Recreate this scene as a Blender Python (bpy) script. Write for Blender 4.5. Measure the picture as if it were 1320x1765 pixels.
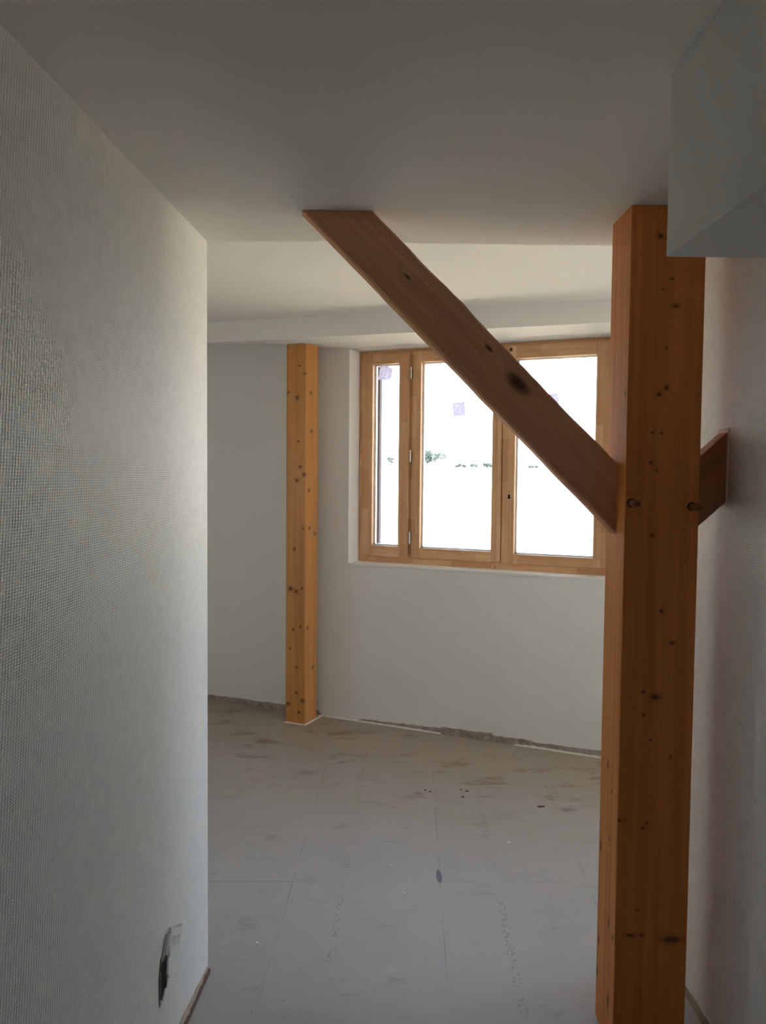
import bpy, bmesh, math, random
from mathutils import Vector, Matrix, noise

S = bpy.context.scene
for o in list(bpy.data.objects):
    bpy.data.objects.remove(o)
COL = S.collection
R = math.radians

# ------------------------------------------------------------------ camera
cam = bpy.data.cameras.new('camera')
cam.sensor_fit = 'VERTICAL'
cam.sensor_height = 24.0
cam.lens = 24.0 * 1380.0 / 1765.0
cam.clip_end = 1000
camo = bpy.data.objects.new('camera', cam)
COL.objects.link(camo)
pitch, roll, yaw = math.atan(66.5 / 1380), 0.009, math.atan(15 / 1380)
Fv = Vector((math.sin(yaw) * math.cos(pitch), math.cos(yaw) * math.cos(pitch), -math.sin(pitch)))
R0 = Vector((math.cos(yaw), -math.sin(yaw), 0))
U0 = R0.cross(Fv)
Rv = R0 * math.cos(roll) + U0 * math.sin(roll)
Uv = U0 * math.cos(roll) - R0 * math.sin(roll)
camo.matrix_world = Matrix(((Rv.x, Uv.x, -Fv.x, 0), (Rv.y, Uv.y, -Fv.y, 0), (Rv.z, Uv.z, -Fv.z, 1.6), (0, 0, 0, 1)))
S.camera = camo

# ------------------------------------------------------------------ sky, sun, exposure
world = bpy.data.worlds.new('sky')
S.world = world
world.use_nodes = True
wn = world.node_tree
bg = wn.nodes['Background']
tc = wn.nodes.new('ShaderNodeTexCoord')
sp = wn.nodes.new('ShaderNodeSeparateXYZ')
rp = wn.nodes.new('ShaderNodeValToRGB')
wn.links.new(tc.outputs['Generated'], sp.inputs[0])
wn.links.new(sp.outputs['Z'], rp.inputs[0])
wn.links.new(rp.outputs[0], bg.inputs['Color'])
rp.color_ramp.elements[0].position = 0.0
rp.color_ramp.elements[0].color = (0.85, 0.94, 1.0, 1)
rp.color_ramp.elements[1].position = 0.7
rp.color_ramp.elements[1].color = (0.42, 0.62, 1.0, 1)
bg.inputs['Strength'].default_value = 2.8

sun = bpy.data.lights.new('sun', 'SUN')
sun.energy = 11.0
sun.angle = R(0.53)
sun.color = (1.0, 0.95, 0.86)
suno = bpy.data.objects.new('sun', sun)
COL.objects.link(suno)
suno.rotation_euler = (R(38), 0, R(-20))      # high, from behind the house

# portal in the window opening: guides sampling of the sky, adds no light
por = bpy.data.lights.new('window_portal', 'AREA')
por.shape = 'RECTANGLE'; por.size = 1.66; por.size_y = 1.36
por.cycles.is_portal = True
poro = bpy.data.objects.new('window_portal', por)
COL.objects.link(poro)

por2 = por.copy(); por2.size = 1.05; por2.size_y = 1.54
poro2 = bpy.data.objects.new('added_right_opening_portal', por2)  # portal for the added opening on the right
COL.objects.link(poro2)
poro2.matrix_world = Matrix.Translation((2.79, 3.13, 1.525)) @ Matrix.Rotation(R(90), 4, 'Y') @ Matrix.Rotation(R(90), 4, 'Z')

por3 = por.copy(); por3.size = 0.30; por3.size_y = 0.70
poro3 = bpy.data.objects.new('added_left_opening_portal', por3)  # portal for the added slit on the left
COL.objects.link(poro3)
poro3.matrix_world = Matrix.Translation((-3.59, 3.95, 1.55)) @ Matrix.Rotation(R(-90), 4, 'Y') @ Matrix.Rotation(R(90), 4, 'Z')

vs = S.view_settings
S.display_settings.display_device = 'sRGB'
vs.view_transform = 'Standard'; vs.look = 'None'
vs.exposure = 2.14; vs.gamma = 1.0; vs.use_curve_mapping = False
S.cycles.max_bounces = 14
S.cycles.diffuse_bounces = 10
S.cycles.transparent_max_bounces = 12
S.cycles.sample_clamp_indirect = 6

# frame of the window wall: local x runs along it, local y goes outside
A = Vector((-0.247, 5.174, 0))
WROT = R(-25.012)
WM = Matrix.Translation(A) @ Matrix.Rotation(WROT, 4, 'Z')
poro.matrix_world = WM @ Matrix.Translation((0.92, 0.30, 1.71)) @ Matrix.Rotation(R(-90), 4, 'X')

# ------------------------------------------------------------------ node helpers
class NT:
    def __init__(s, name):
        s.m = bpy.data.materials.new(name); s.m.use_nodes = True
        s.t = s.m.node_tree; s.b = s.t.nodes['Principled BSDF']
    def n(s, typ, **k):
        nd = s.t.nodes.new(typ)
        for a, v in k.items(): setattr(nd, a, v)
        return nd
    def put(s, sock, v):
        if hasattr(v, 'links') or hasattr(v, 'is_output'): s.t.links.new(v, sock)
        else: sock.default_value = v
    def math(s, op, a, b=0.0, c=0.0, clamp=False):
        nd = s.n('ShaderNodeMath', operation=op, use_clamp=clamp)
        s.put(nd.inputs[0], a); s.put(nd.inputs[1], b); s.put(nd.inputs[2], c)
        return nd.outputs[0]
    def vec(s, op, a, b=(0, 0, 0)):
        nd = s.n('ShaderNodeVectorMath', operation=op)
        s.put(nd.inputs[0], a); s.put(nd.inputs[1], b)
        return nd.outputs['Value'] if op in ('LENGTH', 'DISTANCE', 'DOT_PRODUCT') else nd.outputs[0]
    def coords(s, which='Object'):
        return s.n('ShaderNodeTexCoord').outputs[which]
    def xyz(s, v):
        nd = s.n('ShaderNodeSeparateXYZ'); s.put(nd.inputs[0], v); return nd.outputs
    def comb(s, x, y, z):
        nd = s.n('ShaderNodeCombineXYZ')
        for i, v in enumerate((x, y, z)): s.put(nd.inputs[i], v)
        return nd.outputs[0]
    def noise(s, v, scale, detail=2.0, rough=0.5, dist=0.0):
        nd = s.n('ShaderNodeTexNoise'); s.put(nd.inputs['Vector'], v)
        nd.inputs['Scale'].default_value = scale; nd.inputs['Detail'].default_value = detail
        nd.inputs['Roughness'].default_value = rough; nd.inputs['Distortion'].default_value = dist
        return nd.outputs['Fac']
    def ramp(s, f, stops):
        nd = s.n('ShaderNodeValToRGB'); s.put(nd.inputs[0], f); e = nd.color_ramp.elements
        while len(e) < len(stops): e.new(0.5)
        for el, (p, c) in zip(e, stops):
            el.position = p; el.color = (c, c, c, 1) if isinstance(c, (int, float)) else (*c, 1)
        return nd.outputs[0]
    def smooth(s, v, a, b, lo=0.0, hi=1.0):
        nd = s.n('ShaderNodeMapRange', interpolation_type='SMOOTHSTEP')
        s.put(nd.inputs['Value'], v)
        nd.inputs['From Min'].default_value = a; nd.inputs['From Max'].default_value = b
        nd.inputs['To Min'].default_value = lo; nd.inputs['To Max'].default_value = hi
        return nd.outputs[0]
    def mix(s, f, a, b, mode='MIX'):
        nd = s.n('ShaderNodeMix', data_type='RGBA', blend_type=mode)
        s.put(nd.inputs[0], f)
        s.put(nd.inputs[6], a if not isinstance(a, tuple) else (*a, 1)[:4])
        s.put(nd.inputs[7], b if not isinstance(b, tuple) else (*b, 1)[:4])
        return nd.outputs[2]
    def out(s, color=None, rough=0.6, bump=None, bs=0.3, bd=0.002, spec=None, metal=None):
        if color is not None: s.put(s.b.inputs['Base Color'], color if not isinstance(color, tuple) else (*color, 1)[:4])
        s.put(s.b.inputs['Roughness'], rough)
        if spec is not None: s.b.inputs['Specular IOR Level'].default_value = spec
        if metal is not None: s.b.inputs['Metallic'].default_value = metal
        if bump is not None:
            bn = s.n('ShaderNodeBump'); s.put(bn.inputs['Height'], bump)
            bn.inputs['Strength'].default_value = bs; bn.inputs['Distance'].default_value = bd
            s.t.links.new(bn.outputs[0], s.b.inputs['Normal'])
        return s.m

def plain(name, col, rough=0.6, metal=None, var=0.0, vs_=8.0, spec=None):
    t = NT(name)
    if var:
        f = t.noise(t.coords(), vs_, 4)
        c = t.mix(f, tuple(x * (1 - var) for x in col), tuple(min(1, x * (1 + var)) for x in col))
    else: c = col
    return t.out(c, rough, metal=metal, spec=spec)

def paint(name, col, rough=0.75, spec=0.25):
    t = NT(name); co = t.coords()
    f = t.noise(co, 2.5, 5)
    c = t.mix(f, tuple(x * 0.97 for x in col), tuple(min(1, x * 1.03) for x in col))
    return t.out(c, rough, t.noise(co, 180, 3), 0.15, 0.001, spec=spec)

def woven(name, col):
    """painted glass-fibre lining: fine slanted weave"""
    t = NT(name); co = t.coords(); x, y, z = t.xyz(co)
    u = t.math('ADD', z, t.math('MULTIPLY', t.noise(co, 7, 2), 0.004))
    w1 = t.math('SINE', t.math('MULTIPLY', u, 2 * math.pi / 0.0054))
    v = t.math('ADD', t.math('SUBTRACT', y, t.math('MULTIPLY', z, 0.12)), t.math('MULTIPLY', t.noise(co, 9, 2), 0.004))
    w2 = t.math('SINE', t.math('MULTIPLY', v, 2 * math.pi / 0.0092))
    amp = t.smooth(t.noise(co, 30, 3), 0.3, 0.7, 0.3, 1.0)
    h = t.math('ADD', t.math('MULTIPLY', t.math('ADD', t.math('MULTIPLY', w1, 0.6), w2), amp),
               t.math('MULTIPLY', t.noise(co, 420, 2), 0.9))
    f = t.noise(co, 1.6, 4)
    c = t.mix(f, tuple(q * 0.97 for q in col), col)
    c = t.mix(t.math('MULTIPLY', t.smooth(t.math('ADD', t.math('MULTIPLY', w1, 0.7), w2), -1.4, 1.4, 0.0, 0.28), amp), c, tuple(q * 0.55 for q in col))
    return t.out(c, 0.55, h, 0.5, 0.0009, spec=0.35)

def wood(name, dark, light, axis='Z', grain=1.0, knots=(), knot_col=(0.06, 0.018, 0.006), blocks=0.0,
         rough=0.4, bs=0.15, lines=0.0, spec=0.5, seed=0.0):
    t = NT(name); co = t.coords()
    co2 = t.vec('ADD', co, (seed, seed * 1.7, seed * 0.6))
    x, y, z = t.xyz(co2)
    g = {'X': (1.1, 34, 34), 'Y': (34, 1.1, 34), 'Z': (34, 34, 1.1)}[axis]
    st = t.vec('MULTIPLY', co2, tuple(k * grain for k in g))
    broad = t.noise(t.vec('MULTIPLY', co2, tuple(k * 0.22 * grain for k in g)), 1.0, 3, 0.5, 0.6)
    fine = t.noise(st, 1.0, 5, 0.6, 0.3)
    rings = t.math('SINE', t.math('MULTIPLY', broad, 46.0))
    f = t.math('ADD', t.math('MULTIPLY', fine, 0.55), t.math('MULTIPLY', broad, 0.35))
    f = t.math('ADD', f, t.math('MULTIPLY', rings, 0.045 + lines))
    c = t.mix(t.smooth(f, 0.25, 0.68), tuple(dark), tuple(light))
    if blocks:
        a = {'X': x, 'Y': y, 'Z': z}[axis]
        wobble = t.math('MULTIPLY', t.math('FLOOR', t.math('MULTIPLY', {'X': z, 'Y': z, 'Z': x}[axis], 1 / 0.055)), 0.37)
        k = t.math('FLOOR', t.math('ADD', t.math('MULTIPLY', a, 1 / 0.26), wobble))
        wn_ = t.n('ShaderNodeTexWhiteNoise', noise_dimensions='2D')
        t.put(wn_.inputs['Vector'], t.comb(k, wobble, 0.0))
        c = t.mix(t.math('MULTIPLY', wn_.outputs['Value'], blocks), c, tuple(q * r for q, r in zip(dark, (0.72, 0.58, 0.45))))
    if knots:
        wv = t.n('ShaderNodeTexNoise'); t.put(wv.inputs['Vector'], co); wv.inputs['Scale'].default_value = 60
        warp = t.vec('MULTIPLY', t.vec('SUBTRACT', wv.outputs['Color'], (0.5, 0.5, 0.5)), (0.006, 0.006, 0.006))
        pc = t.vec('ADD', co, warp)
        dm = None
        for (kx, ky, kz, rx, ry, rz) in knots:
            d = t.vec('LENGTH', t.vec('MULTIPLY', t.vec('SUBTRACT', pc, (kx, ky, kz)), (1 / rx, 1 / ry, 1 / rz)))
            dm = d if dm is None else t.math('MINIMUM', dm, d)
        c = t.mix(t.smooth(dm, 1.0, 2.6, 0.45, 0.0), c, tuple(q * 0.55 for q in dark))
        c = t.mix(t.smooth(dm, 0.55, 1.25, 0.9, 0.0), c, tuple(knot_col))
    return t.out(c, rough, fine, bs, 0.001, spec=spec)

# ------------------------------------------------------------------ mesh helpers
def tag(o, label=None, cat=None, group=None, kind=None):
    if label: o['label'] = label
    if cat: o['category'] = cat
    if group: o['group'] = group
    if kind: o['kind'] = kind
    return o

def empty(name, loc=(0, 0, 0), rz=0.0):
    o = bpy.data.objects.new(name, None); COL.objects.link(o)
    o.location = loc; o.rotation_euler = (0, 0, rz); o.empty_display_size = 0.1
    return o

def link(name, bm, mats, parent=None, M=None, bevel=0.0, smooth=False, seg=2):
    bmesh.ops.recalc_face_normals(bm, faces=bm.faces)
    me = bpy.data.meshes.new(name); bm.to_mesh(me); bm.free()
    for m in (mats if isinstance(mats, (list, tuple)) else [mats]): me.materials.append(m)
    o = bpy.data.objects.new(name, me); COL.objects.link(o)
    if parent: o.parent = parent
    if M is not None: o.matrix_local = M
    if smooth:
        for p in me.polygons: p.use_smooth = True
    if bevel:
        b = o.modifiers.new('bevel', 'BEVEL'); b.width = bevel; b.segments = seg; b.limit_method = 'ANGLE'
    return o

def box(bm, x0, x1, y0, y1, z0, z1, mi=0):
    v = [bm.verts.new(p) for p in ((x0, y0, z0), (x1, y0, z0), (x1, y1, z0), (x0, y1, z0),
                                   (x0, y0, z1), (x1, y0, z1), (x1, y1, z1), (x0, y1, z1))]
    for q in ((0, 3, 2, 1), (4, 5, 6, 7), (0, 1, 5, 4), (1, 2, 6, 5), (2, 3, 7, 6), (3, 0, 4, 7)):
        f = bm.faces.new([v[i] for i in q]); f.material_index = mi
    return v

def prism(bm, pts, z0, z1, mi=0):
    a = [bm.verts.new((x, y, z0)) for x, y in pts]; b = [bm.verts.new((x, y, z1)) for x, y in pts]
    n = len(pts)
    fs = [bm.faces.new(a), bm.faces.new(b)]
    for i in range(n): fs.append(bm.faces.new((a[i], a[(i + 1) % n], b[(i + 1) % n], b[i])))
    for f in fs: f.material_index = mi

def cyl(bm, p0, p1, r, n=20, r1=None, caps=True):
    p0, p1 = Vector(p0), Vector(p1); d = (p1 - p0).normalized()
    a = d.orthogonal().normalized(); b = d.cross(a); r1 = r if r1 is None else r1
    A_ = [bm.verts.new(p0 + (a * math.cos(t) + b * math.sin(t)) * r) for t in [2 * math.pi * i / n for i in range(n)]]
    B_ = [bm.verts.new(p1 + (a * math.cos(t) + b * math.sin(t)) * r1) for t in [2 * math.pi * i / n for i in range(n)]]
    for i in range(n): bm.faces.new((A_[i], A_[(i + 1) % n], B_[(i + 1) % n], B_[i]))
    if caps: bm.faces.new(A_); bm.faces.new(B_)

def struct(name, bm, m, **k):
    return tag(link(name, bm, m, **k), kind='structure')

# ------------------------------------------------------------------ materials
M_wall = paint('white_wall_paint', (0.80, 0.80, 0.785))
M_weave = woven('woven_lining_paint', (0.80, 0.805, 0.79))
M_ceil = paint('ceiling_paint', (0.82, 0.81, 0.79), 1.0, 0.0)
M_trimw = paint('boxing_paint', (0.80, 0.805, 0.80))

def floor_material():
    t = NT('chipboard_floor'); co = t.coords(); x, y, z = t.xyz(co)
    u = t.math('SUBTRACT', x, t.math('MULTIPLY', y, 0.047))          # boards run almost along y
    u = t.math('SUBTRACT', u, 0.127)
    P = 0.578
    col = t.math('FLOOR', t.math('DIVIDE', u, P))
    fr = t.math('MULTIPLY', t.math('FRACT', t.math('DIVIDE', u, P)), P)
    dl = t.math('MINIMUM', fr, t.math('SUBTRACT', P, fr))
    wig = t.math('MULTIPLY', t.noise(co, 40, 2), 0.0012)
    line1 = t.smooth(t.math('ADD', dl, wig), 0.0012, 0.0030, 1, 0)
    # staggered end joints: column 0 has one at y = 3.065, column -1 at y = 3.41
    off = t.math('MULTIPLY', t.math('MODULO', t.math('ABSOLUTE', col), 2.0), 0.345)
    v = t.math('SUBTRACT', t.math('SUBTRACT', y, 3.065), off)
    L = 2.05
    fv = t.math('MULTIPLY', t.math('FRACT', t.math('DIVIDE', v, L)), L)
    dv = t.math('MINIMUM', fv, t.math('SUBTRACT', L, fv))
    line2 = t.smooth(t.math('ADD', dv, wig), 0.0015, 0.0036, 1, 0)
    broken = t.smooth(t.noise(co, 3.2, 3), 0.40, 0.62, 0.05, 1.0)
    line = t.math('MULTIPLY', t.math('MAXIMUM', line1, line2), broken)
    # base: pale grey-beige board with blotches and dirt
    wnz = t.n('ShaderNodeTexWhiteNoise', noise_dimensions='2D')
    t.put(wnz.inputs['Vector'], t.comb(col, t.math('FLOOR', t.math('DIVIDE', v, L)), 0.0))
    base = t.mix(t.noise(co, 1.3, 5, 0.6), (0.345, 0.325, 0.305), (0.445, 0.425, 0.405))
    base = t.mix(t.math('MULTIPLY', wnz.outputs['Value'], 0.16), base, (0.30, 0.275, 0.25))
    base = t.mix(t.smooth(t.noise(co, 260, 2), 0.35, 0.7, 0.0, 0.16), base, (0.29, 0.25, 0.21))
    scuff = t.smooth(t.noise(t.vec('MULTIPLY', co, (1.0, 1.7, 1.0)), 5.2, 7, 0.72), 0.56, 0.72, 0, 0.55)
    base = t.mix(scuff, base, (0.235, 0.205, 0.175))
    # brown mud tracked along the window wall
    wd = t.math('ADD', t.math('MULTIPLY', t.math('SUBTRACT', x, -0.247), 0.423),
                t.math('MULTIPLY', t.math('SUBTRACT', y, 5.174), 0.906))     # 0 at wall, negative inside
    wd = t.math('ADD', wd, t.math('MULTIPLY', t.math('SUBTRACT', t.noise(co, 2.0, 4), 0.5), 0.5))
    mud = t.smooth(wd, -1.05, -0.45, 0.0, 0.62)
    base = t.mix(mud, base, (0.35, 0.27, 0.185))
    blot = t.math('MULTIPLY', t.smooth(t.noise(t.vec('MULTIPLY', co, (1.0, 1.8, 1.0)), 3.6, 6, 0.7), 0.52, 0.68, 0, 0.8),
                  t.smooth(wd, -1.25, -0.75, 0.0, 1.0))
    base = t.mix(blot, base, (0.21, 0.135, 0.08))
    # faint printed maker marks: rows of tiny dashes down the boards
    def marks(uc, w, segs):
        m = t.smooth(t.math('ABSOLUTE', t.math('SUBTRACT', u, uc)), w * 0.8, w, 1, 0)
        s_ = None
        for a, b in segs:
            q = t.math('MULTIPLY', t.math('GREATER_THAN', y, a), t.math('LESS_THAN', y, b))
            s_ = q if s_ is None else t.math('MAXIMUM', s_, q)
        cell = t.n('ShaderNodeTexVoronoi'); t.put(cell.inputs['Vector'], t.vec('MULTIPLY', co, (85, 55, 1)))
        cell.inputs['Scale'].default_value = 1.0
        dots = t.smooth(cell.outputs['Distance'], 0.25, 0.42, 1, 0)
        return t.math('MULTIPLY', t.math('MULTIPLY', m, s_), dots)
    pr = t.math('MAXIMUM', marks(-0.378, 0.014, ((3.85, 4.55), (2.55, 3.30))), marks(0.222, 0.016, ((3.45, 4.20), (2.28, 2.92))))
    pr = t.math('MAXIMUM', pr, marks(-0.998, 0.012, ((4.2, 4.85),)))
    base = t.mix(t.math('MULTIPLY', pr, 0.5), base, (0.17, 0.15, 0.14))
    # dark glue blot where two joints meet, and small dark flecks
    gd = t.vec('LENGTH', t.vec('MULTIPLY', t.vec('SUBTRACT', co, (0.270, 3.112, 0.0)), (1 / 0.0115, 1 / 0.055, 0.0)))
    base = t.mix(t.smooth(gd, 0.8, 1.15, 0.9, 0), base, (0.10, 0.105, 0.12))
    fl = t.smooth(t.noise(co, 55, 1), 0.235, 0.20, 0, 0.6)
    base = t.mix(fl, base, (0.16, 0.12, 0.09))
    base = t.mix(t.smooth(t.noise(co, 3.1, 5, 0.7), 0.60, 0.74, 0, 0.35), base, (0.56, 0.55, 0.54))   # plaster dust
    c = t.mix(t.math('MULTIPLY', line, 0.55), base, (0.15, 0.125, 0.105))
    return t.out(c, 0.55, t.math('SUBTRACT', t.noise(co, 150, 3), t.math('MULTIPLY', line, 3.0)), 0.25, 0.001, spec=0.4)
M_floor = floor_material()

# ------------------------------------------------------------------ room shell
ZN, ZF = 2.31, 2.512        # lowered ceiling over the passage, ceiling of the room beyond
def lwx(y): return -0.521 + 0.0662 * (y - 2.506)
def wallp(s, t): return (A.x + 0.9062 * s + 0.4228 * t, A.y - 0.4228 * s + 0.9062 * t)

bm = bmesh.new()
prism(bm, [(-3.6, -3.0), (3.9, -3.0), wallp(4.3, 0.36), wallp(-3.9, 0.36)], -0.25, 0.0)
struct('floor', bm, M_floor)

bm = bmesh.new()
prism(bm, [(-3.6, 2.506), (3.9, 2.506), wallp(4.3, 0.36), wallp(-3.9, 0.36)], ZF, ZF + 0.30)
box(bm, -3.6, 3.9, -3.0, 2.506, ZN, ZF + 0.30)
struct('ceiling', bm, M_ceil)

bm = bmesh.new()
prism(bm, [(lwx(-3.0), -3.0), (lwx(2.506), 2.506), (-3.6, 2.506), (-3.6, -3.0)], 0.0, ZN)
struct('wall_left', bm, M_weave, bevel=0.004)
bm = bmesh.new(); box(bm, 0.974, 3.9, -3.0, 2.506, 0, ZN); struct('wall_right', bm, M_weave, bevel=0.004)
bm = bmesh.new(); box(bm, lwx(-2.6) , 0.974, -3.0, -2.6, 0, ZN); struct('wall_back', bm, M_wall)
bm = bmesh.new()      # side wall at the far left with an unseen slit opening, added to brighten the window wall
box(bm, -3.6, -3.3, 2.506, 3.80, 0, ZF); box(bm, -3.6, -3.3, 4.10, 6.9, 0, ZF)
box(bm, -3.6, -3.3, 3.80, 4.10, 0, 1.2); box(bm, -3.6, -3.3, 3.80, 4.10, 1.90, ZF)
struct('wall_far_left', bm, M_wall)
# the side wall of the room, right, with an added window opening (outside the frame, to brighten the far room)
bm = bmesh.new()
box(bm, 2.5, 2.8, 2.506, 2.60, 0, ZF); box(bm, 2.5, 2.8, 3.66, 4.05, 0, ZF)
box(bm, 2.5, 2.8, 2.60, 3.66, 0, 0.75); box(bm, 2.5, 2.8, 2.60, 3.66, 2.30, ZF)
struct('wall_far_right', bm, M_wall)

# window wall with its opening (local frame: x along the wall, y outwards)
OS0, OS1, OZ0, OZ1 = 0.09, 1.76, 1.018, 2.39
bm = bmesh.new()
box(bm, -3.9, OS0, 0, 0.38, 0, ZF); box(bm, OS1, 4.3, 0, 0.38, 0, ZF)
box(bm, OS0, OS1, 0, 0.38, 0, OZ0); box(bm, OS0, OS1, 0, 0.38, OZ1, ZF)
struct('wall_window', bm, M_wall, M=WM)

# boxed beam whose underside runs back to the window
bm = bmesh.new()
ss = [-2.6, -1.03, -0.6, -0.39, -0.14, 0.08, 0.6, 1.2, 1.76, 2.6, 3.6]
def front_t(s): return -0.478 + (s + 0.221) * 0.0943
def back_z(s):
    for (a, za), (b, zb) in zip(((-9, 2.50), (-1.0, 2.495), (-0.39, 2.447), (-0.14, 2.414), (0.08, 2.392)),
                                ((-1.0, 2.495), (-0.39, 2.447), (-0.14, 2.414), (0.08, 2.392), (9, 2.391))):
        if a <= s <= b: return za + (zb - za) * (s - a) / (b - a)
rows = []
for s in ss:
    ft = front_t(s)
    rows.append([bm.verts.new(p) for p in ((s, ft, ZF), (s, ft, 2.391), (s, 0.0, back_z(s)), (s, 0.0, ZF))])
for a, b in zip(rows, rows[1:]):
    for i in range(4): bm.faces.new((a[i], a[(i + 1) % 4], b[(i + 1) % 4], b[i]))
bm.faces.new(rows[0]); bm.faces.new(rows[-1])
struct('trim_1', bm, M_ceil, M=WM)

# boxing along the right wall, under the lowered ceiling
bm = bmesh.new(); box(bm, 0.519, 0.974, -2.6, 1.45, 1.992, ZN)
struct('trim_2', bm, M_trimw, bevel=0.002)

# ------------------------------------------------------------------ bare strip and foam line at foot of walls
M_bare = NT('bare_plaster'); _f = M_bare.noise(M_bare.coords(), 22, 6, 0.7)
M_bare = M_bare.out(M_bare.ramp(_f, [(0.3, (0.20, 0.165, 0.13)), (0.5, (0.36, 0.32, 0.28)), (0.72, (0.50, 0.46, 0.41))]), 0.9, _f, 0.8, 0.004, spec=0.1)
M_foam = plain('white_foam', (0.86, 0.83, 0.76), 0.8, var=0.08, vs_=40)

def strip(bm, pts, y0, y1):
    """polygon in local x-z given as (x, bottom, top) stations, extruded between y0 and y1"""
    prev = None
    for (x, a, b) in pts:
        r = [bm.verts.new(p) for p in ((x, y0, a), (x, y1, a), (x, y1, b), (x, y0, b))]
        if prev:
            for i in range(4): bm.faces.new((prev[i], prev[(i + 1) % 4], r[(i + 1) % 4], r[i]))
        else: bm.faces.new(r)
        prev = r
    bm.faces.new(prev)

def ragged(keys, step, amp, seed):
    rnd = random.Random(seed); out = []
    for (xa, za), (xb, zb) in zip(keys, keys[1:]):
        n = max(1, int((xb - xa) / step))
        for i in range(n):
            f = i / n; out.append((xa + (xb - xa) * f, 0.0, max(0.002, za + (zb - za) * f + rnd.uniform(-amp, amp))))
    out.append((keys[-1][0], 0.0, keys[-1][1]))
    return out
bm = bmesh.new()
strip(bm, ragged([(0.165, 0.006), (0.20, 0.019), (0.386, 0.024), (0.739, 0.034), (0.742, 0.043), (0.852, 0.046),
                  (0.90, 0.044), (1.062, 0.050), (1.066, 0.036), (1.25, 0.041), (1.352, 0.034), (1.70, 0.040), (2.6, 0.03)], 0.03, 0.003, 3), -0.004, 0.0)
strip(bm, ragged([(-2.6, 0.02), (-1.009, 0.028), (-0.735, 0.036), (-0.663, 0.034), (-0.394, 0.040), (-0.12, 0.036), (-0.10, 0.01)], 0.03, 0.003, 4), -0.004, 0.0)
struct('trim_3', bm, M_bare, M=WM)
bm = bmesh.new()
strip(bm, ragged([(-0.12, 0.005), (0.3, 0.009), (0.6, 0.010), (0.74, 0.006)], 0.02, 0.002, 7), -0.012, -0.004)
strip(bm, ragged([(1.20, 0.003), (1.28, 0.012), (1.45, 0.010), (2.4, 0.009)], 0.02, 0.002, 8), -0.012, -0.004)
struct('trim_4', bm, M_foam, M=WM)
# foot of the left passage wall: torn lining over brown board
LWM = Matrix.Translation((lwx(2.506), 2.506, 0)) @ Matrix.Rotation(math.atan(-0.0662) + R(90), 4, 'Z')   # local x forward, y to the left
bm = bmesh.new()
strip(bm, ragged([(-4.2, 0.036), (-0.5, 0.040), (-0.3, 0.036), (-0.18, 0.034), (-0.08, 0.026), (-0.004, 0.018)], 0.015, 0.004, 11), -0.003, 0.0)
struct('trim_5', bm, plain('brown_board_edge', (0.46, 0.37, 0.29), 0.9, var=0.35, vs_=30), M=LWM)
bm = bmesh.new()
strip(bm, ragged([(-4.2, 0.006), (-0.5, 0.010), (-0.2, 0.008), (-0.01, 0.012)], 0.012, 0.004, 12), -0.010, -0.003)
struct('trim_6', bm, plain('dark_joint', (0.16, 0.10, 0.07), 0.9, var=0.4, vs_=30), M=LWM)
bm = bmesh.new()
strip(bm, [(x, a, b) for x, a, b in ragged([(-2.0, 0.030), (2.18, 0.030), (2.30, 0.034), (2.49, 0.022)], 0.03, 0.004, 13)], 0.0, 0.004)
struct('trim_7', bm, plain('beige_board_edge', (0.40, 0.33, 0.23), 0.9, var=0.2, vs_=30),
       M=Matrix.Translation((0.974, 0, 0)) @ Matrix.Rotation(R(90), 4, 'Z'))

# ------------------------------------------------------------------ window
wd1, wl1 = (0.70, 0.40, 0.20), (0.90, 0.58, 0.33)
W_v = wood('window_pine_upright', wd1, wl1, 'Z', 1.4, blocks=0.55, rough=0.45, bs=0.05)
W_h = wood('window_pine_rail', wd1, wl1, 'X', 1.4, blocks=0.55, rough=0.45, bs=0.05, seed=3.1)
M_steel = plain('brushed_steel', (0.62, 0.61, 0.60), 0.32, metal=1.0)
M_darkm = plain('dark_metal', (0.06, 0.045, 0.04), 0.45, metal=0.6)
tg = NT('window_glass')
tr = tg.n('ShaderNodeBsdfTransparent'); tr.inputs[0].default_value = (0.86, 0.865, 0.86, 1)
gl = tg.n('ShaderNodeBsdfGlossy'); gl.inputs['Roughness'].default_value = 0.02
fr = tg.n('ShaderNodeFresnel'); fr.inputs['IOR'].default_value = 1.45
mx = tg.n('ShaderNodeMixShader')
tg.t.links.new(fr.outputs[0], mx.inputs[0]); tg.t.links.new(tr.outputs[0], mx.inputs[1]); tg.t.links.new(gl.outputs[0], mx.inputs[2])
tg.t.links.new(mx.outputs[0], tg.t.nodes['Material Output'].inputs['Surface'])
M_glass = tg.m

win = empty('window_1', A, WROT); tag(win, kind='structure')
FZ0, FZ1 = 1.018, 2.389
bm = bmesh.new()
box(bm, 0.09, 0.150, 0.150, 0.215, FZ0, FZ1, 0); box(bm, 1.700, 1.76, 0.150, 0.215, FZ0, FZ1, 0)
box(bm, 0.150, 1.700, 0.150, 0.215, FZ0, 1.085, 1); box(bm, 0.150, 1.700, 0.150, 0.215, 2.345, FZ1, 1)
box(bm, 0.425, 0.492, 0.1545, 0.215, 1.085, 2.345, 0)
link('frame', bm, [W_v, W_h], win, bevel=0.0015)

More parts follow.
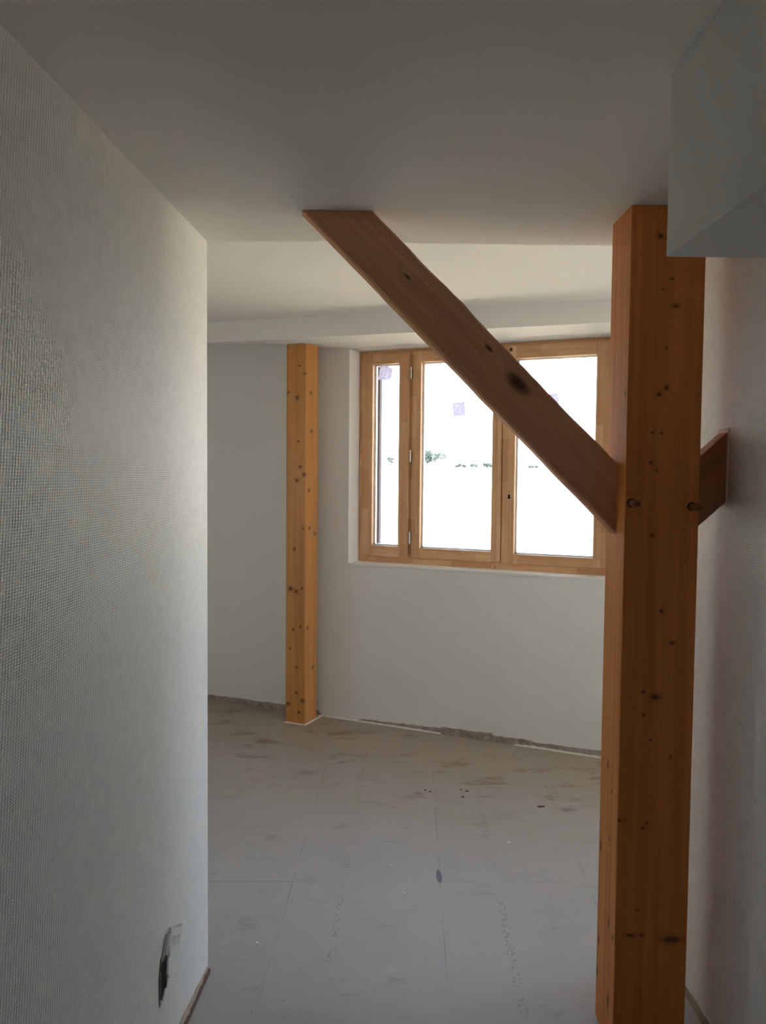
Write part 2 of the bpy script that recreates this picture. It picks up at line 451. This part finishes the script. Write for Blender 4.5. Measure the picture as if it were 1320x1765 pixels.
def sash(s0, s1, p0, p1, pz0, pz1, z0=1.062, z1=2.371, t0=0.137, t1=0.198, bead=True):
    bm = bmesh.new()
    box(bm, s0, p0, t0, t1, z0, z1, 0); box(bm, p1, s1, t0, t1, z0, z1, 0)
    box(bm, p0, p1, t0 + .0006, t1, z0, pz0, 1); box(bm, p0, p1, t0 + .0006, t1, pz1, z1, 1)
    o = link('sash', bm, [W_v, W_h], win, bevel=0.0022)
    g = bmesh.new(); box(g, p0 - .008, p1 + .008, t0 + .034, t0 + .038, pz0 - .008, pz1 + .008)
    link('glass_pane', g, M_glass, o)
    b = bmesh.new(); w = .009
    for q in ((p0, p0 + w, pz0, pz1), (p1 - w, p1, pz0, pz1), (p0, p1, pz0, pz0 + w), (p0, p1, pz1 - w, pz1)):
        box(b, q[0], q[1], t0 + .040, t1 - .004, q[2], q[3])
    tag(link('glazing_seal', b, M_seal, o), 'white seal around the glass')
    return o
M_seal = plain('white_seal', (0.82, 0.82, 0.80), 0.6)
sash(0.112, 0.447, 0.190, 0.375, 1.130, 2.303)
s2 = sash(0.470, 1.046, 0.526, 0.995, 1.126, 2.303)
s3 = sash(1.061, 1.684, 1.138, 1.611, 1.118, 2.294)
b_ = bmesh.new(); box(b_, 1.040, 1.075, 0.150, 0.205, 1.070, 2.364); link('meeting_stile', b_, [W_v], win)
# cover strip where the two casements meet
bm = bmesh.new(); box(bm, 1.030, 1.0555, 0.1295, 0.1375, 1.070, 2.364); link('cover_strip', bm, [W_v], s2, bevel=0.003)
for z in (2.236, 1.712, 1.191):
    h = bmesh.new()
    cyl(h, (0.4585, 0.134, z - 0.034), (0.4585, 0.134, z - 0.002), 0.0068)
    cyl(h, (0.4585, 0.134, z + 0.002), (0.4585, 0.134, z + 0.034), 0.0068)
    cyl(h, (0.4585, 0.134, z - 0.040), (0.4585, 0.134, z + 0.040), 0.0042)
    box(h, 0.452, 0.465, 0.136, 0.156, z - 0.030, z + 0.030)
    tag(link('hinge', h, M_steel, s2, bevel=0.0008), 'steel barrel hinge')
h = bmesh.new()
cyl(h, (1.106, 0.1345, 1.462), (1.106, 0.1376, 1.462), 0.0085); cyl(h, (1.106, 0.1345, 1.474), (1.106, 0.1376, 1.474), 0.0065)
cyl(h, (1.106, 0.1345, 1.495), (1.106, 0.1376, 1.495), 0.0028)
tag(link('handle_hole_shade', h, plain('hole_shade_black', (0.015, 0.008, 0.006), 0.9), s3), 'black discs painted as the shade in the bored hole of the missing handle')  # thin discs on the stile; the hole's shade is their black colour
h = bmesh.new(); box(h, 1.098, 1.112, 0.1295, 0.138, 2.338, 2.358); link('latch', h, M_darkm, s3, bevel=0.001)
h = bmesh.new(); cyl(h, (1.020, 0.148, 1.035), (1.020, 0.151, 1.035), 0.004); cyl(h, (1.021, 0.148, 1.026), (1.021, 0.151, 1.026), 0.003)
link('screw', h, M_darkm, win)
# inner sill board, white
bm = bmesh.new(); box(bm, OS0, OS1, -0.004, 0.150, OZ0 - 0.010, OZ0 + 0.004)
link('sill', bm, M_wall, win, bevel=0.002)

# outside: grey guide rail for a shutter in the left reveal
bm = bmesh.new()
box(bm, 0.091, 0.158, 0.285, 0.335, 1.02, 2.388); box(bm, 0.091, 0.150, 0.335, 0.375, 1.02, 2.388)
rail = link('shutter_rail', bm, plain('grey_aluminium', (0.27, 0.265, 0.29), 0.6, metal=0.0), M=WM, bevel=0.001)
tag(rail, 'grey upright shutter guide rail outside the narrow left window pane', 'shutter rail')
bm = bmesh.new(); box(bm, 0.158, 0.172, 0.290, 0.320, 1.02, 2.388)
tag(link('brush_seal', bm, plain('dark_brush', (0.075, 0.07, 0.078), 0.9), rail), 'dark brush seal along the rail')

# stickers on the panes
M_stick = NT('pale_lilac_paper'); _n = M_stick.noise(M_stick.coords(), 60, 3)
_c = M_stick.ramp(_n, [(0.35, (0.70, 0.68, 0.82)), (0.65, (0.84, 0.83, 0.93))])
_b = M_stick.b
M_stick.put(_b.inputs['Base Color'], _c)
_td = M_stick.n('ShaderNodeBsdfTranslucent'); M_stick.put(_td.inputs[0], _c)
_mx = M_stick.n('ShaderNodeMixShader'); _mx.inputs[0].default_value = 0.5
M_stick.t.links.new(_b.outputs[0], _mx.inputs[1]); M_stick.t.links.new(_td.outputs[0], _mx.inputs[2])
M_stick.t.links.new(_mx.outputs[0], M_stick.t.nodes['Material Output'].inputs['Surface'])
M_stick = M_stick.m
def sticker(cx, cz, w, h, rot, label, crumple=0.0, shape=None, tpos=0.169):
    bm = bmesh.new(); n = 10; rnd = random.Random(int(cx * 1000)); g = {}
    for i in range(n + 1):
        for j in range(n + 1):
            u, v = i / n - .5, j / n - .5
            if shape: u, v = shape(u, v)
            dz = crumple * noise.noise(Vector((u * 4 + cx, v * 4, 0.3)))
            x, z = u * w, v * h
            c_, s_ = math.cos(rot), math.sin(rot)
            g[i, j] = bm.verts.new((cx + x * c_ - z * s_, tpos - 0.0008 - abs(dz), cz + x * s_ + z * c_))
    for i in range(n):
        for j in range(n): bm.faces.new((g[i, j], g[i + 1, j], g[i + 1, j + 1], g[i, j + 1]))
    o = link('window_sticker', bm, M_stick, M=WM)
    m = o.modifiers.new('thick', 'SOLIDIFY'); m.thickness = 0.0006; m.offset = 1
    return tag(o, label, 'sticker', 'lilac stickers left on the window panes')
sticker(0.770, 2.003, 0.082, 0.084, R(6), 'square pale lilac sticker in the middle of the wide centre pane', 0.001)
def torn(u, v):
    k = 1.0 - 0.35 * max(0, u) * (1 if v > 0 else 0.3)
    return (u + 0.10 * v, v * k - 0.18 * max(0, u) * (1 if v > 0 else 0))
sticker(0.268, 2.250, 0.092, 0.094, R(-6), 'crumpled pale lilac sticker at the top of the narrow left pane', 0.010, torn)
sticker(1.345, 2.040, 0.085, 0.080, R(4), 'pale lilac sticker on right pane, mostly hidden by the slanting brace', 0.001)

# ------------------------------------------------------------------ near post with pegs
PX, PY = 0.669, 2.13
def kf(X, Z, r, ax=1.0, az=1.0): return (X - PX, 0.0, Z, r * ax, 0.02, r * az)
def pf(px, py):      # point of the post's front face, from measured bearings, in metres
    X = (px - 645 + 0.009 * (py - 816)) * 2.13 / 1380; Z = 1.6 - (py - 816 - 0.009 * (px - 645)) * 2.13 / 1380 * 1.0
    return X, Z
kn = []
for px, py, r, ax, az in ((1132, 412, 4.5, 1, .8), (1153, 484, 3, 1, .8), (1137, 502, 2, 1, 1), (1161, 530, 4, 1.3, .8), (1146, 602, 2, 1, 1),
                  (1147, 669, 4, 1, 1), (1134, 680, 4, 1, 1), (1124, 746, 2, 1, 1), (1140, 747, 2, 1, 1), (1122, 798, 2.5, 1, 1), (1133, 811, 2, 1, 1),
                  (1126, 923, 3.5, 1, 1), (1145, 1056, 3.5, 1, 1), (1164, 1112, 3.5, 1.2, .8), (1115, 1198, 3.5, 1, .8), (1136, 1207, 6, 1.3, .9),
                  (1116, 1240, 2.5, 1, 1), (1165, 1315, 2, 1, 1.6), (1129, 1284, 2, 1, 1), (1125, 1433, 2.5, 1, 1), (1118, 1441, 2.5, 1, 1),
                  (1070, 1428, 4, 2.6, .7), (1099, 1636, 4, 2, .8), (1119, 1636, 3.5, 1.3, .8), (1172, 1644, 6, 2.6, .9), (1110, 1590, 2, 1, 1)):
    X, Z = pf(px, py); kn.append(kf(X, Z, r * 0.00155, ax, az))
kn2 = []
for yy, zz, r, q in ((0.10, 0.78, .0035, 3), (0.06, 0.72, .003, 2), (0.07, 0.58, .003, 3), (0.15, 0.52, .0045, 3), (0.06, 0.34, .0035, 4), (0.02, 0.32, .003, 3),
                  (0.15, 0.24, .004, 3), (0.16, 0.14, .005, 3), (0.05, 0.12, .004, 5), (0.02, 1.82, .003, 2), (0.09, 1.60, .003, 2)):
    kn2.append((0.0, yy, zz, 0.004, r * 1.4, r * q))
M_post = wood('varnished_glulam', (0.60, 0.185, 0.036), (0.82, 0.285, 0.065), 'Z', 1.0, knots=kn, knot_col=(0.13, 0.036, 0.012), rough=0.38, bs=0.06, spec=0.4)
M_posts = wood('varnished_glulam_edge', (0.60, 0.215, 0.05), (0.82, 0.33, 0.09), 'Z', 1.3, knots=kn2, knot_col=(0.05, 0.015, 0.006), rough=0.55, bs=0.08, spec=0.25)
post = tag(empty('support_post', (PX, PY, 0)), 'thick varnished orange wooden post in the foreground beside the right wall, with two pegs', 'wooden post')
bm = bmesh.new(); v = box(bm, 0, 0.199, 0, 0.170, 0, ZN)
for f in bm.faces:
    c = f.calc_center_median()
    if c.x < 0.001: f.material_index = 1
link('shaft', bm, [M_post, M_posts], post, bevel=0.0025)
M_bore_shade = plain('bore_shade', (0.06, 0.022, 0.010), 0.9)  # for flat discs: shade of the bored recess put into the colour
M_peg = wood('peg_wood', (0.22, 0.075, 0.022), (0.34, 0.13, 0.042), 'Y', 2.0, rough=0.6)
for (X, Z, ln) in ((0.0195, 1.527, 0.045), (0.1815, 1.519, 0.052)):
    b = bmesh.new()
    n = 18; rings = []
    for k, (yy, rr) in enumerate(((0.002, 0.0096), (-ln * 0.5, 0.0098), (-ln + 0.003, 0.0092), (-ln, 0.0080))):
        rings.append([b.verts.new((X + rr * math.cos(2 * math.pi * i / n), yy, Z + rr * math.sin(2 * math.pi * i / n) + 0.02 * yy)) for i in range(n)])
    for a_, b_ in zip(rings, rings[1:]):
        for i in range(n): b.faces.new((a_[i], a_[(i + 1) % n], b_[(i + 1) % n], b_[i]))
    b.faces.new(rings[0]); b.faces.new(rings[-1])
    pg_ = link('peg', b, M_peg, post)
    b = bmesh.new(); cyl(b, (X - 0.002, 0.0004, Z), (X - 0.002, -0.0006, Z), 0.0122, 24)
    tag(link('peg_hole_shade', b, M_bore_shade, pg_), 'dark disc around the peg, painted as the shade of its bored recess')

# ------------------------------------------------------------------ braces: old grey-brown timber
def brace_mesh(lo0, lo1, up0, up1, y0, y1, N=60, K=8, wane=0.0, cham=0.006, seed=0.0):
    """timber lofted between lower edge lo0->lo1 and upper edge up0->up1 (x, z); plumb or level cut ends follow the given points"""
    bm = bmesh.new(); rings = []
    for i in range(N + 1):
        f = i / N
        l = Vector((lo0[0] + (lo1[0] - lo0[0]) * f, 0, lo0[1] + (lo1[1] - lo0[1]) * f))
        u = Vector((up0[0] + (up1[0] - up0[0]) * f, 0, up0[1] + (up1[1] - up0[1]) * f))
        e = u - l; L = e.length; e.normalize()
        env = min(1, f * 12, (1 - f) * 12)
        w0 = wane * env * (noise.noise(Vector((f * 9 + seed, 1.1, 0))) + 0.5 * noise.noise(Vector((f * 27 + seed, 4, 0))))
        w1 = wane * env * (noise.noise(Vector((f * 7 + seed, 7.7, 0))) + 0.5 * noise.noise(Vector((f * 23 + seed, 9, 0))))
        c1 = cham * (1 + 1.2 * env * max(0, noise.noise(Vector((f * 6 + seed, 3.3, 0)))))
        c2 = cham * (1 + 1.2 * env * max(0, noise.noise(Vector((f * 5 + seed, 5.3, 0)))))
        a, b = w0, L + w1
        pts = []
        for k in range(K + 1): pts.append((a + c1 + (b - c2 - a - c1) * k / K, y0))
        pts += [(b, y0 + c2), (b, y1 - c2)]
        for k in range(K + 1): pts.append((b - c2 - (b - c2 - a - c1) * k / K, y1))
        pts += [(a, y1 - c1), (a, y0 + c1)]
        rings.append([bm.verts.new((l.x + e.x * d, y, l.z + e.z * d)) for d, y in pts])
    n = len(rings[0])
    for r0, r1 in zip(rings, rings[1:]):
        for j in range(n): bm.faces.new((r0[j], r0[(j + 1) % n], r1[(j + 1) % n], r1[j]))
    bm.faces.new(rings[0]); bm.faces.new(rings[-1])
    return bm

def brace_material(name, dark, light, flip=1, knots=()):
    """grain runs along the local X' axis turned 45 degrees"""
    t = NT(name); co = t.coords(); x, y, z = t.xyz(co)
    a = t.math('MULTIPLY', t.math('SUBTRACT', x, t.math('MULTIPLY', z, flip)), 0.7071)       # along
    b = t.math('MULTIPLY', t.math('ADD', t.math('MULTIPLY', x, flip), z), 0.7071)       # across
    dm = None
    for (ka, kb, ra, rb) in knots:
        da = t.math('DIVIDE', t.math('SUBTRACT', a, ka), ra); db = t.math('DIVIDE', t.math('SUBTRACT', b, kb), rb)
        d = t.math('SQRT', t.math('ADD', t.math('MULTIPLY', da, da), t.math('MULTIPLY', db, db)))
        dm = d if dm is None else t.math('MINIMUM', dm, d)
    warp = t.math('MULTIPLY', t.noise(t.comb(t.math('MULTIPLY', a, 2.0), t.math('MULTIPLY', b, 5), y), 1.0, 2), 0.030)
    if dm is not None: warp = t.math('ADD', warp, t.smooth(dm, 0.4, 4.0, 0.022, 0.0))
    bw = t.math('ADD', b, warp)
    p = t.comb(t.math('MULTIPLY', a, 1.6), t.math('MULTIPLY', bw, 60), t.math('MULTIPLY', y, 60))
    fine = t.noise(p, 1.0, 5, 0.6, 0.2)
    lines = t.math('SINE', t.math('MULTIPLY', bw, 2 * math.pi / 0.0085))
    broad = t.noise(t.comb(t.math('MULTIPLY', a, 1.2), t.math('MULTIPLY', b, 9), y), 1.0, 3)
    fade = t.smooth(broad, 0.35, 0.65, 0.01, 0.09)
    f = t.math('ADD', t.math('ADD', t.math('MULTIPLY', fine, 0.6), t.math('MULTIPLY', broad, 0.4)), t.math('MULTIPLY', lines, fade))
    c = t.mix(t.smooth(f, 0.28, 0.72), tuple(dark), tuple(light))
    if dm is not None:
        ringk = t.math('MULTIPLY', t.math('SINE', t.math('MULTIPLY', dm, 9.0)), t.smooth(dm, 0.3, 1.7, 0.35, 0.0))
        c = t.mix(t.smooth(t.math('ADD', dm, t.math('MULTIPLY', fine, 0.5)), 0.6, 1.8, 0.85, 0.0), c, (0.035, 0.018, 0.012))
        c = t.mix(t.math('MAXIMUM', ringk, 0.0), c, (0.09, 0.04, 0.025))
    h = t.math('ADD', fine, t.math('MULTIPLY', lines, 0.25))
    return t.out(c, 0.6, h, 0.45, 0.0018, spec=0.35)
BY0, BY1 = 2.205, 2.265
def al(x, z, flip=1): return ((x - z * flip) * .7071, (x * flip + z) * .7071)
k1 = al(0.385, 1.845); k2 = al(0.085, 2.135); k3 = al(0.31, 1.93)
M_brace = brace_material('old_brace_timber', (0.60, 0.29, 0.150), (0.80, 0.43, 0.24), 1,
                         ((k1[0], k1[1] + .006, 0.040, 0.017), (k2[0], k2[1], 0.012, 0.004), (k3[0] - .01, k3[1] + .01, 0.014, 0.005)))
bm = brace_mesh((-0.205, ZN), (0.669, 1.437), (-0.010, ZN), (0.669, 1.634), BY0, BY1, wane=0.003, cham=0.006, seed=2.0)
tag(link('timber_brace', bm, M_brace), 'long slanting brown timber brace running from ceiling down to the front post across the window', 'timber brace')
M_brace2 = brace_material('old_stub_timber', (0.34, 0.135, 0.065), (0.52, 0.24, 0.13), -1)
bm = brace_mesh((0.868, 1.434), (0.974, 1.530), (0.868, 1.627), (0.974, 1.724), BY0, BY1, N=10, wane=0.001, cham=0.002, seed=5.0)
stub = tag(link('timber_brace', bm, M_brace2), 'short stub of dark timber brace between the front post and the right wall', 'timber brace')
bm = bmesh.new()
v = [bm.verts.new(p) for p in ((0.9715, BY0 - .004, 1.520), (0.9715, BY1 + .004, 1.520), (0.9715, BY1 + .004, 1.7325), (0.9715, BY0 - .004, 1.7325),
                               (0.974, BY0 - .006, 1.518), (0.974, BY1 + .006, 1.518), (0.974, BY1 + .006, 1.735), (0.974, BY0 - .006, 1.735))]
for q in ((0, 1, 2, 3), (4, 5, 6, 7), (0, 1, 5, 4), (1, 2, 6, 5), (2, 3, 7, 6), (3, 0, 4, 7)): bm.faces.new([v[i] for i in q])
tag(link('filler_bead', bm, M_foam, stub), 'white filler line where the timber meets the wall')

# ------------------------------------------------------------------ far post in the corner by the window wall
fk = []
def ff(px, py):      # metres on far post's front face: local x 0..0.144, z
    s = 0.144 * (px - (493.6 + (594 - py) * 0.0045)) / 35.5; return s, 2.405 * (1249 - py) / 654.0
for px, py, r in ((517, 633, 1.6), (526, 647, 2), (497, 677, 2), (513, 687, 3.2), (515, 761, 1.8), (518, 804, 2.6), (525, 817, 3), (512, 827, 3.4), (523, 909, 2),
                  (508, 945, 2.5), (501, 1014, 4), (511, 1018, 3.2), (521, 1012, 2), (505, 1085, 2.2), (512, 1150, 2.2), (511, 1194, 2.5), (522, 1207, 3.2), (496, 1216, 3.2),
                  (516, 1228, 2.5), (500, 1118, 2), (519, 1078, 2)):
    x_, z_ = ff(px, py); fk.append((x_, 0.0, z_, r * 0.0036, 0.02, r * 0.0034))
fk2 = [(0.144, yy, zz, 0.02, 0.012, 0.010) for yy, zz in ((0.07, 1.86), (0.04, 1.49), (0.05, 1.25), (0.12, 1.21), (0.03, 0.62), (0.10, 0.35), (0.06, 2.10))]
M_fpost = wood('varnished_spruce', (0.52, 0.215, 0.055), (0.70, 0.33, 0.10), 'Z', 0.9, knots=fk + fk2, knot_col=(0.10, 0.028, 0.008), rough=0.33, bs=0.05, seed=1.3)
fp = wallp(-0.241, -0.225)
post2 = tag(empty('support_post', (fp[0], fp[1], 0), WROT), 'slimmer knotty orange wooden post standing in the far room against the window wall', 'wooden post')
bm = bmesh.new(); box(bm, 0, 0.144, 0, 0.155, 0, 2.412)
link('shaft', bm, M_fpost, post2, bevel=0.006, seg=3)
bm = bmesh.new(); box(bm, -0.004, 0.150, -0.007, 0.0, 0, 0.006); box(bm, 0.144, 0.151, -0.007, 0.222, 0, 0.006)
tag(link('filler_bead', bm, M_foam, post2), 'thin white filler line round the foot')

# ------------------------------------------------------------------ torn opening in left wall lining with cable and paper flap
hole = tag(empty('cable_opening', (lwx(2.06), 2.06, 0.27), math.atan(-0.0662) + R(90)), 'ragged dark slot torn in the left wall lining low near the floor', 'wall opening')
# local x forward (away from camera), y into the wall, z up
out_ = [(-0.010, 0.050), (0.000, 0.036), (0.012, 0.040), (0.030, 0.052), (0.044, 0.058), (0.040, 0.020), (0.034, -0.012), (0.040, -0.030), (0.022, -0.044), (-0.004, -0.066), (-0.016, -0.058), (-0.020, -0.010), (-0.016, 0.020)]
bm = bmesh.new()
a = [bm.verts.new((x, -0.0015, z)) for x, z in out_]; b = [bm.verts.new((x, 0.0, z)) for x, z in out_]
bm.faces.new(a); bm.faces.new(b)
for i in range(len(a)): bm.faces.new((a[i], a[(i + 1) % len(a)], b[(i + 1) % len(a)], b[i]))
link('slot_shade', bm, plain('cavity_shade', (0.022, 0.018, 0.016), 0.95), hole)  # flat sheet on the wall face, coloured as the shade inside the slot
bm = bmesh.new()
rnd = random.Random(5)
for i in range(len(out_)):                      # curled torn edge
    x, z = out_[i]; x2, z2 = out_[(i + 1) % len(out_)]
    cx, cz = 0.008, 0.0
    k = 1.10 + rnd.uniform(0, 0.12)
    q = [(x, -0.001, z), (x2, -0.001, z2), (cx + (x2 - cx) * k, -0.004 - rnd.uniform(0, .004), cz + (z2 - cz) * k), (cx + (x - cx) * k, -0.003, cz + (z - cz) * k)]
    bm.faces.new([bm.verts.new(p) for p in q])
o = link('torn_edge', bm, plain('torn_lining', (0.60, 0.58, 0.54), 0.85, var=0.2, vs_=60), hole)
m_ = o.modifiers.new('thick', 'SOLIDIFY'); m_.thickness = 0.0008
bm = bmesh.new()
prevp = Vector((0.012, -0.004, 0.066))
for k in range(1, 9):
    p = Vector((0.012 + 0.006 * math.sin(k * 1.1), -0.004 - 0.004 * math.sin(k * .4), 0.066 - k * 0.0135)); cyl(bm, prevp, p, 0.0028, 8); prevp = p
link('cable', bm, plain('grey_cable', (0.20, 0.19, 0.17), 0.5), hole)
bm = bmesh.new(); g = {}
for i in range(7):
    for j in range(7):
        u, v_ = i / 6, j / 6
        g[i, j] = bm.verts.new((0.048 + 0.050 * u + 0.012 * v_, -0.004 - 0.018 * u * (0.6 + 0.4 * v_) - 0.004 * noise.noise(Vector((u * 3, v_ * 3, 1))), 0.046 + 0.054 * v_ - 0.018 * u))
for i in range(6):
    for j in range(6): bm.faces.new((g[i, j], g[i + 1, j], g[i + 1, j + 1], g[i, j + 1]))
o = link('torn_flap', bm, plain('white_paper', (0.86, 0.87, 0.88), 0.8), hole)
m_ = o.modifiers.new('thick', 'SOLIDIFY'); m_.thickness = 0.0008
tag(o, 'white flap of torn lining paper')
bm = bmesh.new(); g = {}
for i in range(5):
    for j in range(7):
        u, v_ = i / 4, j / 6
        g[i, j] = bm.verts.new((-0.004 + 0.034 * u + 0.022 * v_, -0.003 - 0.010 * math.sin(u * 3.1) , 0.050 + 0.048 * v_ + 0.006 * math.sin(u * 9)))
for i in range(4):
    for j in range(6): bm.faces.new((g[i, j], g[i + 1, j], g[i + 1, j + 1], g[i, j + 1]))
o = link('curled_shred', bm, plain('grey_paper', (0.62, 0.62, 0.64), 0.85, var=0.25, vs_=80), hole)
m_ = o.modifiers.new('thick', 'SOLIDIFY'); m_.thickness = 0.0008

# ------------------------------------------------------------------ crumbs on the floor
M_crumb = plain('plaster_white', (0.88, 0.87, 0.84), 0.9, var=0.06, vs_=50)
M_chip = plain('dark_chip', (0.07, 0.05, 0.035), 0.8)
def crumb(x, y, r, m, name, label, cat, group, seed, flat=0.6, sx=1.0):
    bm = bmesh.new(); bmesh.ops.create_icosphere(bm, subdivisions=2, radius=r)
    for v in bm.verts:
        k = 1 + 0.45 * noise.noise(v.co * (1.2 / r) + Vector((seed, 0, 0)))
        v.co = Vector((v.co.x * k * sx, v.co.y * k, v.co.z * k * flat))
    mz = min(v.co.z for v in bm.verts)
    for v in bm.verts: v.co.z -= mz
    o = link(name, bm, m); o.location = (x, y, 0); return tag(o, label, cat, group)
for i, (x, y, r, lab) in enumerate((
        (-0.386, 2.65, 0.0052, 'white plaster crumb on the floor nearest the corner of the left wall'),
        (0.127, 2.976, 0.0048, 'white plaster crumb on the floor just nearer than the dark glue blot, left of it'),
        (0.083, 3.197, 0.0042, 'white plaster crumb on the floor left of and farther than the dark glue blot'),
        (0.596, 3.396, 0.0065, 'white plaster crumb on the floor farthest right, near the front post'))):
    crumb(x, y, r, M_crumb, 'plaster_crumb', lab, 'plaster crumb', 'white plaster crumbs on the floor', i * 3.3)
for i, (x, y, r, sx, lab) in enumerate((
        (0.270, 3.975, 0.0050, 1.3, 'dark chip left one of the pair just right of the board joint'),
        (0.293, 3.955, 0.0050, 1.6, 'dark chip right one of the pair just right of the board joint'),
        (0.452, 3.985, 0.0045, 1.4, 'dark chip topmost of the three in the middle of the floor'),
        (0.480, 3.965, 0.0052, 1.8, 'dark chip rightmost of the three in the middle of the floor'),
        (0.452, 3.893, 0.0050, 1.5, 'dark chip nearest of the three in the middle of the floor'),
        (0.815, 3.78, 0.0050, 4.0, 'long dark splinter on the floor left of the front post'))):
    crumb(x, y, r, M_chip, 'dark_chip' if sx < 3 else 'wood_splinter', lab, 'chip' if sx < 3 else 'splinter', 'dark chips on the floor' if sx < 3 else None, i * 2.1 + 9, 0.5, sx)

# ------------------------------------------------------------------ outside: field rising to a row of bushes
tf = NT('dry_field'); cf = tf.coords()
_f = tf.noise(tf.vec('MULTIPLY', cf, (0.15, 1.0, 1.0)), 0.35, 5)
M_field = tf.out(tf.ramp(_f, [(0.3, (0.56, 0.45, 0.28)), (0.7, (0.69, 0.56, 0.365))]), 0.95, tf.noise(cf, 3, 5), 0.5, 0.1, spec=0.0)
bm = bmesh.new()
ys = [(-60, -0.45), (-20, -0.45), (3, -0.45), (12, -0.40), (30, 0.05), (60, 0.75), (100, 1.65), (150, 2.66), (158, 2.80), (175, 1.5), (260, -8)]
xs = [-220, -120, -60, -25, -8, 0, 8, 25, 60, 120, 220]
rows = []
for y, z in ys: rows.append([bm.verts.new((x, y, z + (0.15 * noise.noise(Vector((x * .02, y * .02, 0))) if y > 20 else 0))) for x in xs])
for a, b in zip(rows, rows[1:]):
    for i in range(len(xs) - 1): bm.faces.new((a[i], a[i + 1], b[i + 1], b[i]))
struct('ground', bm, M_field)
M_leaf = NT('leaves'); _f = M_leaf.noise(M_leaf.coords(), 1.5, 3)
_c = M_leaf.ramp(_f, [(0.3, (0.036, 0.054, 0.046)), (0.7, (0.052, 0.074, 0.064))])
M_leaf = M_leaf.out(_c, 0.7, spec=0.2)
M_bark = plain('bark', (0.25, 0.22, 0.18), 0.9, var=0.2, vs_=6)
def bush(px, w, h, name, label, n, seed, yy=150.0, z0=2.6):
    X = (px - 645) / 1380 * yy; rnd = random.Random(seed)
    root = tag(empty(name, (X, yy, z0)), label, 'tree' if name == 'tree' else 'bush', 'trees and bushes along the far edge of the field')
    t_ = bmesh.new()
    cyl(t_, (0, 0, -0.3), (0.05, 0, h * 0.5), 0.12, 8, 0.06)
    for k in range(4):
        a = k * 1.6 + rnd.random(); cyl(t_, (0.03, 0, h * 0.3), (math.cos(a) * w * .25, math.sin(a) * w * .2, h * (0.6 + .1 * (k % 2))), 0.06, 6, 0.03)
    link('trunk', t_, M_bark, root)
    b = bmesh.new(); blobs = []
    for k in range(9):
        u = rnd.uniform(-1, 1); blobs.append((u * w * 0.38, rnd.uniform(-.3, .3) * w * .5, h * (0.38 + 0.40 * rnd.random() * (1 - abs(u) * .6)), rnd.uniform(.16, .30) * min(w, h * 1.2)))
    for k in range(n):
        bx, by, bz, br = rnd.choice(blobs)
        d = Vector((rnd.gauss(0, 1), rnd.gauss(0, 1), rnd.gauss(0, .8))).normalized() * br * rnd.uniform(.55, 1.05)
        c = Vector((bx, by, max(0.05, bz))) + d; c.z = max(0.02, c.z)
        s_ = rnd.uniform(.08, .16); q1 = Vector((rnd.gauss(0, 1), rnd.gauss(0, 1), rnd.gauss(0, 1))).normalized(); q2 = q1.orthogonal().normalized()
        b.faces.new([b.verts.new(c + q1 * s_), b.verts.new(c + q2 * s_ * .5), b.verts.new(c - q1 * s_), b.verts.new(c - q2 * s_ * .5)])
    link('foliage', b, M_leaf, root)
bush(747, 5.6, 4.4, 'tree', 'largest pale green tree on the horizon, at the left of the centre pane', 4200, 1)
bush(793, 2.4, 1.05, 'bush', 'low pale bush on the horizon in the middle of the centre pane', 900, 2)
bush(817, 1.6, 1.2, 'bush', 'small pale bush on the horizon right of the middle of the centre pane', 600, 6)
bush(838, 2.6, 1.35, 'bush', 'pale green bush on the horizon at the right edge of the centre pane', 900, 3)
bush(918, 2.4, 0.95, 'bush', 'low pale bush on the horizon in the right pane below the brace', 600, 4)
bush(672, 1.4, 3.0, 'tree', 'thin pale tree on the horizon in the narrow left pane', 500, 5)
